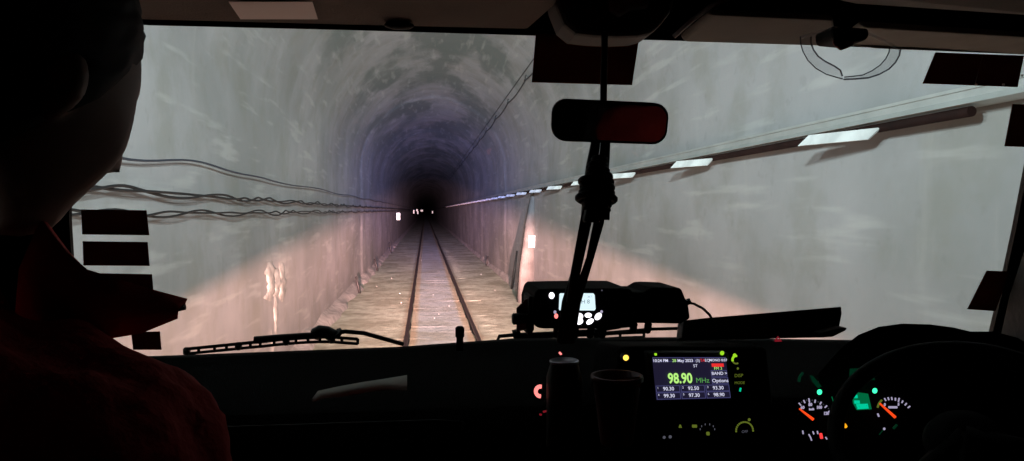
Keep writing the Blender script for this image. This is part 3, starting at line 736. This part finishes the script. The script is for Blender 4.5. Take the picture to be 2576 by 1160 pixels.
cpoly([(872, 598), (1015, 592), (1028, 652), (890, 660)], 'teal1', 'segment', 0.008)
ci([(572, 505), (590, 570), (615, 635)], px * 5, 'tealbg', 'edge_light'); ci([(617, 632)], px * 11, 'teal1', 'edge_light')
for x, y, b in ((1230, 540, 1), (1270, 530, 1), (1312, 528, 1), (1356, 536, 1), (1398, 545, 2), (1442, 568, 1), (1484, 598, 1), (1524, 632, 1)):
    dx, dy = x - 1350, y - 760; l = math.hypot(dx, dy); k = (9 + 8 * b) / l; ci([(x - dx * k, y - dy * k), (x + dx * k, y + dy * k)], px * 9, 'num', 'tick')
ci([(1190, 545), (1155, 585), (1135, 640)], px * 12, 'g0', 'band')
txt('0', *r3(1225, 605), px * 50, 'num', CY, cl, 'number', bold=.0004); txt('5', *r3(1395, 600), px * 50, 'num', CY, cl, 'number', bold=.0004)
ci([(1275, 636), (1375, 636)], px * 15, 'num', 'number')
MB().tube([D(*r3(1165, 590), CY - .008), D(*r3(1352, 758), CY - .008)], [px * 12, px * 20], 8).build('needle', M['redneedle'], cl)
ci([(1138, 715), (1152, 750)], px * 11, 'num', 'tick'); ci([(1218, 902)], px * 18, 'num', 'tick'); ci([(1205, 915), (1155, 975)], px * 7, 'tealdim', 'tick')
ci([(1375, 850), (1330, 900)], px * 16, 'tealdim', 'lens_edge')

# steering wheel
sw_c = D(2430, 1100, 0.78); nrm = (-sw_c.normalized() + Vector((0, 0, 1.0))).normalized(); a_, b_ = frame(nrm)
WR = 352 / F * sw_c.length * 0.71
ring = [sw_c + (a_ * math.cos(t) + b_ * math.sin(t)) * WR for t in [2 * math.pi * i / 64 for i in range(65)]]
sw = part(MB().tube(ring, 0.010, 12, False), 'steering_wheel', M['trim'])
hub = MB().lathe(sw_c - nrm * 0.03, nrm, [(0, .030), (.02, .045), (.03, .04), (.035, .02)], 24); hub.build('hub', M['trim'], sw)
MB().tube([sw_c - nrm * .03, sw_c - nrm * .25 + Vector((0, .02, -.1))], .03, 12).build('column', M['trim'], sw)
for tx_ in (Vector((-1, 0, -.75)), Vector((1, 0, -.75)), Vector((0, 0, -1))):
    t_ = (tx_ - nrm * tx_.dot(nrm)).normalized(); e = sw_c + t_ * WR
    MB().tube([sw_c - nrm * .01, (sw_c + e) / 2 - nrm * .012, e], [0.02, 0.012, 0.010], 8).build('spoke', M['trim'], sw)

# seats behind (only the mirror and other viewpoints see them)
for x, lab in ((0.80, "driver's seat"), (-0.42, 'passenger seat')):
    s_ = empty('cab_seat', (x, -0.15, -1.6)); tag(s_, 'black fabric ' + ("driver's seat on the right behind the steering wheel" if x > 0 else 'passenger seat on the left under the person in front'), 'seat', 'cab seats')
    MB().box((x, 0.12, -0.88), 0.50, 0.50, 0.14).build('seat_cushion', M['seat'], s_, 0.04)
    MB().box((x, -0.22, -0.52), 0.48, 0.12, 0.72, Euler((R(-8), 0, 0)).to_matrix()).build('backrest', M['seat'], s_, 0.04)
    MB().box((x, -0.28, -0.06), 0.26, 0.09, 0.18).build('headrest', M['seat'], s_, 0.03)
    MB().box((x, 0.1, -1.28), 0.40, 0.40, 0.66).build('seat_base', M['trim'], s_, 0.02)

# ------------------------------------------------------------------ loose things in the cab
def r1(cx, cy): return (1291.9 + cx * 0.18029, 692.4 + cy * 0.18029)
RY = 1.09
rad = empty('two_way_radio', D(1460, 850, 1.13)); tag(rad, 'black two-way radio with a lit white screen and glowing buttons on top of the dash', 'radio')
def rp(pts, Y, dep, name, material, bev=0.004, conv=r1): return MB().prism([D(*(conv(a, b) if conv else (a, b)), Y) for a, b in pts], (0, dep, 0)).build(name, material, rad, bev)
body = rp([(300, 260), (320, 215), (360, 198), (720, 190), (1250, 185), (1580, 185), (1640, 205), (1670, 240), (1670, 730), (1500, 745), (1200, 755), (420, 750), (330, 740), (290, 690), (262, 560), (262, 400)], RY, 0.13, 'radio_body', M['steelgrey'], 0.006)
rp([(1650, 240), (1820, 240), (1920, 180), (2000, 172), (2340, 182), (2370, 240), (2400, 320), (2440, 380), (2470, 610), (2340, 680), (1740, 672), (1640, 700)], RY + 0.01, 0.10, 'amplifier_box', M['steelgrey'], 0.004)
rp([(42, 460), (215, 300), (215, 720), (170, 760), (42, 790)], RY + 0.03, 0.002, 'mount_bracket', M['bracket'], 0)
rp([(215, 300), (290, 300), (290, 760), (240, 850), (200, 850)], RY + 0.012, 0.06, 'side_bracket', M['trim'], 0.002)
kb = D(*r1(235, 605), RY + 0.02); MB().lathe(kb, (-1, 0, 0), [(0, .0075), (.014, .0075), (.017, .009), (.026, .009), (.028, .006)], 16).build('volume_knob', M['black'], rad)
for a, b in ((610, 760), (860, 770), (1080, 770), (1250, 765), (1680, 700), (1880, 700)):
    MB().tube([D(*r1(a, b - 20), RY + .04), D(*r1(a - 15, b + 80), RY + .05)], 0.006, 8).build('mount_leg', M['trim'], rad)
def rd(px_, py_, d): return D(*r1(px_, py_), RY - d)
scrp = [(640, 262), (655, 252), (1110, 252), (1130, 275), (1143, 470), (1125, 492), (640, 488), (632, 470)]
MB().prism([rd(a, b, .002) for a, b in scrp], (0, -.001, 0)).build('screen', M['lcd'], rad)
f0 = lambda x, y, c=rd(975, 372, .0045): c + Vector((x, 0, y))
text_mesh('CH 8', f0, 0.0088, M['lcdtext'], 'screen_text', rad); f1 = lambda x, y, c=rd(1060, 300, .0045): c + Vector((x, 0, y)); text_mesh('26.7', f1, 0.0038, M['lcdtext'], 'screen_text', rad)
for cx, cy, sx, sy in ((530, 283, 45, 53), (905, 575, 75, 58), (905, 640, 75, 56), (1040, 558, 58, 40), (1065, 645, 60, 44), (1178, 573, 58, 56)):
    rx, ry = sx * px * .86, sy * px * .86
    n_ = 20; c_ = rd(cx, cy, .002); sk = 0.35 if cx in (1178, 1065) else 0.0
    MB().prism([c_ + Vector((math.cos(2 * math.pi * i / n_) * rx, 0, math.sin(2 * math.pi * i / n_) * ry + sk * rx * math.cos(2 * math.pi * i / n_) )) for i in range(n_)], (0, -.002, 0)).build('button', M['w'], rad, 0.0006)
MB().ball(rd(578, 515, .002), 0.0022, 10, (1, .5, 1.2)).build('button', M['num'], rad); MB().ball(rd(595, 570, .002), 0.003, 10, (1, .5, 1.3)).build('button', M['redring'], rad); MB().ball(rd(1228, 508, .002), 0.0022, 10).build('button', M['num'], rad); MB().ball(rd(1232, 212, .002), 0.0012, 10).build('indicator', M['numdim'], rad)
MB().tube([D(*r1(2410, 350), RY + .03), D(*r1(2440, 400), RY + .03)], .006, 8).tube([D(1731, 762, RY + .03), D(1745, 764, RY + .03), D(1768, 776, RY + .04), D(1785, 792, RY + .05), D(1795, 812, RY + .06)], .0022, 6).build('cord', M['cable'], rad)

# strut and cord bundle between mirror and radio
def bundle_pts(l, Y0=1.0, Y1=1.06): return [D(a, b, Y0 + (Y1 - Y0) * (b - 340) / 500) for a, b in l]
bd = empty('handset_cord', D(1440, 850, 1.06)); tag(bd, 'black coiled handset cord and strut hanging from the mirror down to the radio', 'cord')
MB().tube(bundle_pts([(1500, 350), (1488, 420), (1484, 480), (1474, 560), (1450, 680), (1427, 760), (1415, 860)]), [.0065, .008, .010, .008, .0068, .008, .009], 10).build('strut', M['trim'], bd)
MB().tube(bundle_pts([(1524, 350), (1520, 400), (1512, 480), (1506, 560), (1484, 650), (1449, 760), (1432, 860)], .995, 1.05), [.0065, .0075, .009, .0075, .0055, .007, .008], 10).build('strut', M['trim'], bd)
MB().tube(bundle_pts([(1476, 490), (1462, 560), (1440, 680), (1428, 760)], .99, 1.04), .0022, 6).build('loose_wire', M['cable'], bd)
m = MB()
for i in range(9):
    y = 402 + i * 14; cx = 1508 - i * 1.2 + random.uniform(-4, 4); wdt = [14, 20, 24, 30, 36, 40, 42, 44, 30][i] + random.uniform(-3, 3)
    c = D(cx, y, 0.985); rr = wdt / F * 0.985
    a1, b1 = frame(Vector((0.10, 0.25, 1)))
    m.tube([c + (a1 * math.cos(t) + b1 * math.sin(t)) * rr for t in [2 * math.pi * k / 20 for k in range(21)]], 0.0046, 8, False)
m.tube([D(1510, 395, .985), D(1500, 530, .985)], [0.010, 0.020], 10)
m.build('cord_coil', M['trim'], bd)
MB().prism([D(a, b, 0.97) for a, b in ((1500, 527), (1535, 529), (1534, 554), (1498, 553))], (0, .012, 0)).build('clip', M['trim'], bd, 0.001)
MB().prism([D(a, b, 0.975) for a, b in ((1480, 505), (1520, 505), (1512, 560), (1470, 560))], (0, .02, 0)).build('handset_holder', M['trim'], bd, 0.004)

# folder, papers, cups
o = MB().prism([D(1720, 806, 1.16), D(1780, 799, 1.16), D(2117, 771, 1.16), D(2118, 790, 1.16), D(2110, 832, 1.15), D(2098, 842, 1.15), D(1716, 850, 1.15)], (0, 0.03, -0.01)).build('folder', M['folder'], bevel=0.002); tag(o, 'dark folder standing along the dash between the radio and steering wheel', 'folder')
o = MB().prism([D(2060, 838, 1.13), D(2118, 824, 1.13), D(2132, 825, 1.13), D(2128, 832, 1.13), D(2095, 848, 1.13), D(2060, 850, 1.13)], (0, 0.02, 0)).build('pen', M['folder'], bevel=0.002); tag(o, 'small dark pen-like object poking out past the end of the folder', 'pen')
pp = [(785, 1000), (806, 980), (1024, 945), (1024, 980), (950, 982), (860, 998), (788, 1009)]
m = MB(); top = [D(785, 1006, 1.0), D(800, 985, 1.015), D(850, 974, 1.02), D(910, 963, 1.025), D(970, 954, 1.03), D(1024, 945, 1.035)]; bot = [D(788, 1011, 0.995), D(812, 1004, 1.0), D(860, 998, 1.005), D(915, 989, 1.01), D(965, 981, 1.012), D(1024, 982, 1.01)]
m.loft([top, bot]); o = m.build('paper', M['paper']); so = o.modifiers.new('s', 'SOLIDIFY'); so.thickness = 0.0012; tag(o, 'pale curled strip of paper lying on the left part of the dashboard', 'paper')
# flask with a metal rim, left of the console
c = D(*r5(500, 560), 0.98); base = c - Vector((0, 0, 0.085)); fl_ = empty('drink_can', base); tag(fl_, 'dark drink can with a pale rim standing beside the red lit ring', 'drink can')
MB().lathe(base, (0, 0, 1), [(0, .020), (.006, .024), (.10, .024), (.118, .019), (.120, .019)], 28).build('can_body', M['black'], fl_)
MB().lathe(base + Vector((0, 0, .119)), (0, 0, 1), [(0, .0195), (.003, .0200), (.004, .0185), (.002, .017)], 28).build('rim', M['foil'], fl_)
c = D(*r5(1150, 700), 0.98); base = c - Vector((0, 0, .06)); cp = empty('takeaway_cup', base); tag(cp, 'tapered reddish takeaway cup beside the display, with a cardboard scrap in it', 'cup')
MB().lathe(base, (0, 0, 1), [(0, .022), (.085, .0325), (.086, .0355), (.093, .0355), (.0931, .032), (.02, .02)], 28, False).build('cup_body', M['cup'], cp)
tag(MB().prism([D(*r5(1150, 460), .955), D(*r5(1430, 420), .955), D(*r5(1450, 515), .955), D(*r5(1230, 535), .955)], (0, .004, -.006)).build('cardboard_scrap', M['cardboard']), 'tan cardboard scrap sticking out of the reddish takeaway cup', 'cardboard')
# safety glasses tucked over the visor
sg = empty('safety_glasses', D(2135, 95, 0.95)); tag(sg, 'clear plastic safety glasses hanging from the visor clip above the right side', 'safety glasses')
GY = 0.93
def gl(pts): return [D(a, b, GY - 0.02 * math.sin(math.pi * (a - 2010) / 255)) for a, b in pts]
outL = [(2013, 92), (2014, 110), (2020, 130), (2032, 152), (2052, 172), (2078, 187), (2105, 195), (2120, 199)]
inL = [(2040, 92), (2040, 108), (2046, 125), (2058, 142), (2076, 155), (2098, 166), (2114, 177), (2119, 192)]
outR = [(2265, 125), (2262, 140), (2252, 158), (2236, 174), (2212, 187), (2185, 196), (2150, 199), (2122, 200)]
inR = [(2238, 118), (2236, 132), (2228, 148), (2214, 164), (2194, 178), (2170, 189), (2146, 192), (2124, 194)]
MB().loft([gl(outL), gl(inL)]).build('lens', M['lens'], sg); MB().loft([gl(outR), gl(inR)]).build('lens', M['lens'], sg)
MB().tube(gl(inL), .0011, 6).build('rim', M['lensedge'], sg); MB().tube(gl(outL), .0008, 6).build('rim', M['lensedge'], sg)
MB().tube(gl(outR), .0011, 6).build('rim', M['lensedge'], sg); MB().tube(gl(inR), .0008, 6).build('rim', M['lensedge'], sg)
MB().tube(gl([(2013, 95), (2060, 80), (2110, 70)]), .002, 6).build('temple', M['lens'], sg); MB().tube(gl([(2265, 125), (2230, 105), (2185, 85)]), .002, 6).build('temple', M['lens'], sg)
o = MB().prism([D(*p, .945) for p in ((2098, 100), (2160, 98), (2140, 118), (2118, 126), (2100, 112))], (0, .006, 0)).build('cloth_tag', mat('maroon_cloth', (.16, .03, .04), .9), bevel=.002); tag(o, 'small maroon cloth tag under the black visor clip', 'cloth')

# ------------------------------------------------------------------ people
def head_mb(mb, c, rot, s=1.0):
    c = Vector(c)
    def gz(x, y, z, cx, cy, cz, w_): return math.exp(-((x - cx) ** 2 + (y - cy) ** 2 + (z - cz) ** 2) / (w_ * w_))
    n = 64; m = 40; vs = []; fs = []
    for i in range(m + 1):
        th = math.pi * i / m
        for k in range(n):
            ph = 2 * math.pi * k / n; d = Vector((math.sin(th) * math.cos(ph), math.sin(th) * math.sin(ph), math.cos(th)))
            x, y, z = d
            v = Vector((x * 0.076, y * 0.097, z * 0.120))
            if z < 0:
                v.x *= 1 - 0.22 * min(1, -z) ; 
                if y < 0: v.y *= 1 - 0.35 * (-z)
                else: v.y *= 1 + 0.06 * (-z)
            for sx in (-1, 1):
                v += Vector((0, -0.008, 0)) * gz(x, y, z, sx * .36, .9, .02, .20)
                v += Vector((sx * .006, .004, 0)) * gz(x, y, z, sx * .62, .72, -.22, .25)
                v += Vector((0, .006, 0)) * gz(x, y, z, sx * .32, .9, .20, .16)
            v += Vector((0, .026, -.004)) * gz(x, y, z, 0, .97, -.20, .12) + Vector((0, .014, 0)) * gz(x, y, z, 0, 1, -.03, .10)
            v += Vector((0, .009, 0)) * gz(x, y, z, 0, .84, -.48, .13) - Vector((0, .005, 0)) * gz(x, y, z, 0, .8, -.56, .06)
            v += Vector((0, .014, -.004)) * gz(x, y, z, 0, .60, -.80, .22)
            vs.append(c + rot @ (v * s))
    for i in range(m):
        for k in range(n): fs.append((i * n + k, (i + 1) * n + k, (i + 1) * n + (k + 1) % n, i * n + (k + 1) % n))
    mb.add(vs, fs)
    for sx in (-1, 1):
        mb.ball(c + rot @ (Vector((sx * .078, -.004, -.012)) * s), .026 * s, 14, (.30, .62, 1.0), rot @ Euler((R(-12), R(sx * 8), R(sx * -22))).to_matrix())
def remesh(o, v=0.006, sm=3):
    md = o.modifiers.new('r', 'REMESH'); md.mode = 'VOXEL'; md.voxel_size = v; md.use_smooth_shade = True
    if sm: s_ = o.modifiers.new('s', 'SMOOTH'); s_.factor = 0.5; s_.iterations = sm
def hand(mb, wrist, direction, palm_n, curl=0.9):
    d = Vector(direction).normalized(); n = Vector(palm_n).normalized(); side = d.cross(n).normalized()
    w_ = Vector(wrist); pc = w_ + d * .045
    mb.tube([w_ - d * .01, w_ + d * .02, w_ + d * .055, w_ + d * .088], [.026, .030, .034, .030], 10)
    for i, (off, l) in enumerate(((-.030, .070), (-.010, .078), (.011, .072), (.030, .058))):
        p = w_ + d * .085 + side * off; q = p; pts = [p - d * .02]; a = 0
        for sgm in (.42, .33, .25):
            a += curl * .55; q = q + (d * math.cos(a) + n * math.sin(a)) * l * sgm; pts.append(q)
        mb.tube(pts, [.0095, .009, .008, .0068], 8); mb.ball(q, .0068, 8)
    t0 = w_ + d * .03 - side * .028; t1 = t0 + (d * .6 - side * .8 + n * .3) * .04; t2 = t1 + (d * .9 - side * .2 + n * .5) * .032
    mb.tube([t0, t1, t2], [.013, .0105, .008], 8); mb.ball(t2, .008, 8)
def limb(mb, pts, rs):
    for i in range(len(pts) - 1):
        a, b = Vector(pts[i]), Vector(pts[i + 1]); k = 6
        mb.tube([a.lerp(b, j / k) for j in range(k + 1)], [rs[i] + (rs[i + 1] - rs[i]) * j / k for j in range(k + 1)], 16)
    for p, r in zip(pts, rs): mb.ball(p, r, 14)

def person(base, ear, yaw, pitch, roll, label, sh, arms, lean=(0, 0)):
    """ear: centre of head; sh: shoulder centre; arms: [(elbow, wrist, dir), ...] left, right"""
    P0 = empty('person', base); tag(P0, label, 'person', 'people in the cab')
    rot = Euler((pitch, roll, yaw), 'XYZ').to_matrix()
    rot = Matrix.Rotation(yaw, 3, 'Z') @ Matrix.Rotation(roll, 3, 'Y') @ Matrix.Rotation(pitch, 3, 'X')
    hc = Vector(ear); sh = Vector(sh); hip = Vector((base[0], base[1], -0.74))
    b = MB(); head_mb(b, hc, rot)
    neck = hc + rot @ Vector((0, -.028, -.075))
    limb(b, [neck, neck.lerp(sh, .6), sh + Vector((0, 0, .01))], [.056, .060, .075])
    ch = sh.lerp(hip, .35); limb(b, [sh, ch, hip], [.10, .13, .13])
    r_ = Matrix.Rotation(yaw * .4, 3, 'Z')
    S1 = [sh + r_ @ Vector((sx * .175, 0, -.035)) for sx in (-1, 1)]
    for p in S1: limb(b, [sh, p], [.08, .062])
    for p, (el, wr, dr, pn) in zip(S1, arms):
        limb(b, [p, el, wr], [.058, .042, .027]); hand(b, wr, dr, pn)
    for sx in (-1, 1):
        hp = hip + Vector((sx * .10, 0.02, 0)); kn = Vector((base[0] + sx * .15, base[1] + .46, -.80)); an = kn + Vector((0, .12, -.52)); limb(b, [hp, kn, an], [.085, .06, .042]); limb(b, [an + Vector((0, 0, -.03)), an + Vector((0, .16, -.10))], [.045, .035])
    bo = b.build('body', M['skin'], P0); remesh(bo, .0065, 2)
    # jacket
    j = MB(); limb(j, [sh + Vector((0, -.01, .0)), ch + Vector((0, 0, 0)), hip + Vector((0, 0, .04))], [.125, .175, .165])
    for p in S1: limb(j, [sh + Vector((0, 0, -.02)), p], [.11, .085])
    for p, (el, wr, dr, pn) in zip(S1, arms):
        limb(j, [p, Vector(p).lerp(Vector(el), .5), el, Vector(el).lerp(Vector(wr), .9)], [.083, .076, .064, .048])
    jo = j.build('jacket', M['red'], P0); remesh(jo, .010, 4)
    tx = bpy.data.textures.new('folds', 'CLOUDS'); tx.noise_scale = 0.11; dm = jo.modifiers.new('d', 'DISPLACE'); dm.texture = tx; dm.strength = 0.05; dm.mid_level = 0.5; dm.texture_coords = 'GLOBAL'
    t2 = bpy.data.textures.new('creases', 'CLOUDS'); t2.noise_scale = 0.035; d2 = jo.modifiers.new('d2', 'DISPLACE'); d2.texture = t2; d2.strength = 0.014; d2.mid_level = 0.5; d2.texture_coords = 'GLOBAL'
    # trousers
    t = MB(); 
    for sx in (-1, 1):
        hp = hip + Vector((sx * .10, 0.02, 0)); kn = Vector((base[0] + sx * .15, base[1] + .46, -.80)); an = kn + Vector((0, .12, -.50)); limb(t, [hp, kn, an], [.105, .078, .06])
    limb(t, [hip, hip + Vector((0, 0, .06))], [.15, .15]); to = t.build('trousers', M['trousers'], P0); remesh(to, .012, 3)
    # hair cap
    h = MB(); n = 64; m_ = 26; vs = []; fs = []
    for i in range(m_ + 1):
        for k in range(n):
            ph = 2 * math.pi * k / n; f = (math.sin(ph) + 1) / 2           # 0 at the nape, 1 at the brow
            lim = math.radians(128 - 68 * min(1, max(0, (f - .25) / .65)) ** 1.2 + 5 * noise.noise(Vector((math.cos(ph) * 5, math.sin(ph) * 5, 1))))
            th = lim * i / m_; x, y, z = math.sin(th) * math.cos(ph), math.sin(th) * math.sin(ph), math.cos(th)
            q = (1.075 - .06 * (i / m_) ** 4) + .035 * noise.noise(Vector((x * 8, y * 8, z * 8))) + .02 * noise.noise(Vector((x * 30, y * 30, z * 18)))
            v = Vector((x * .076 * q, y * .097 * q, z * .120 * q))
            if z < 0 and y < 0: v.y *= 1 - .33 * (-z)
            vs.append(hc + rot @ v)
    for i in range(m_):
        for k in range(n): fs.append((i * n + k, (i + 1) * n + k, (i + 1) * n + (k + 1) % n, i * n + (k + 1) % n))
    h.add(vs, fs); h.build('hair', M['hair'], P0)
    return P0, hc, sh, rot

ph = D(2, 182, 0.58); js = D(312, 1062, 0.56)
pl, hc, shp, rot = person((-0.42, 0.10, -1.6), ph, R(-31), R(-19), R(5), 'person in red jacket at the left, seen from behind, looking out of the windscreen', (js.x - 0.16, js.y - 0.06, js.z + 0.035),
    [((-0.62, 0.42, -0.52), (-0.50, 0.62, -0.66), (0.3, 1, -.1), (0, 0, -1)), ((-0.155, 0.52, -0.42), (-0.24, 0.70, -0.60), (-.2, 1, -.1), (0, 0, -1))])
# collar with its pointed flap
m = MB()
cpts_t = [D(120, 560, .60), D(180, 640, .56), D(230, 690, .54), D(300, 715, .54), D(380, 742, .55), D(466, 766, .56)]
cpts_b = [D(60, 800, .58), D(150, 830, .54), D(220, 850, .53), D(280, 838, .535), D(350, 822, .545), D(440, 784, .56)]
m.loft([cpts_t, [a.lerp(b, .5) + Vector((0, -.012, 0)) for a, b in zip(cpts_t, cpts_b)], cpts_b])
o = m.build('collar', M['red'], pl); so = o.modifiers.new('s', 'SOLIDIFY'); so.thickness = 0.006
MB().tube([D(440, 775, .558), D(464, 768, .558)], [.003, .0035], 8).build('collar_tip', M['trim'], pl)

dr, *_ = person((0.80, -0.02, -1.6), (0.80, 0.10, 0.02), R(0), R(-3), R(0), 'person in a red jacket driving from the right seat, hands low on the steering wheel', (0.80, 0.02, -0.24),
    [((0.56, 0.22, -0.50), (0.66, 0.50, -0.50), (0.2, 1, .4), (0, -.3, -1)), ((1.06, 0.22, -0.50), (1.00, 0.50, -0.50), (-.2, 1, .4), (0, -.3, -1))])
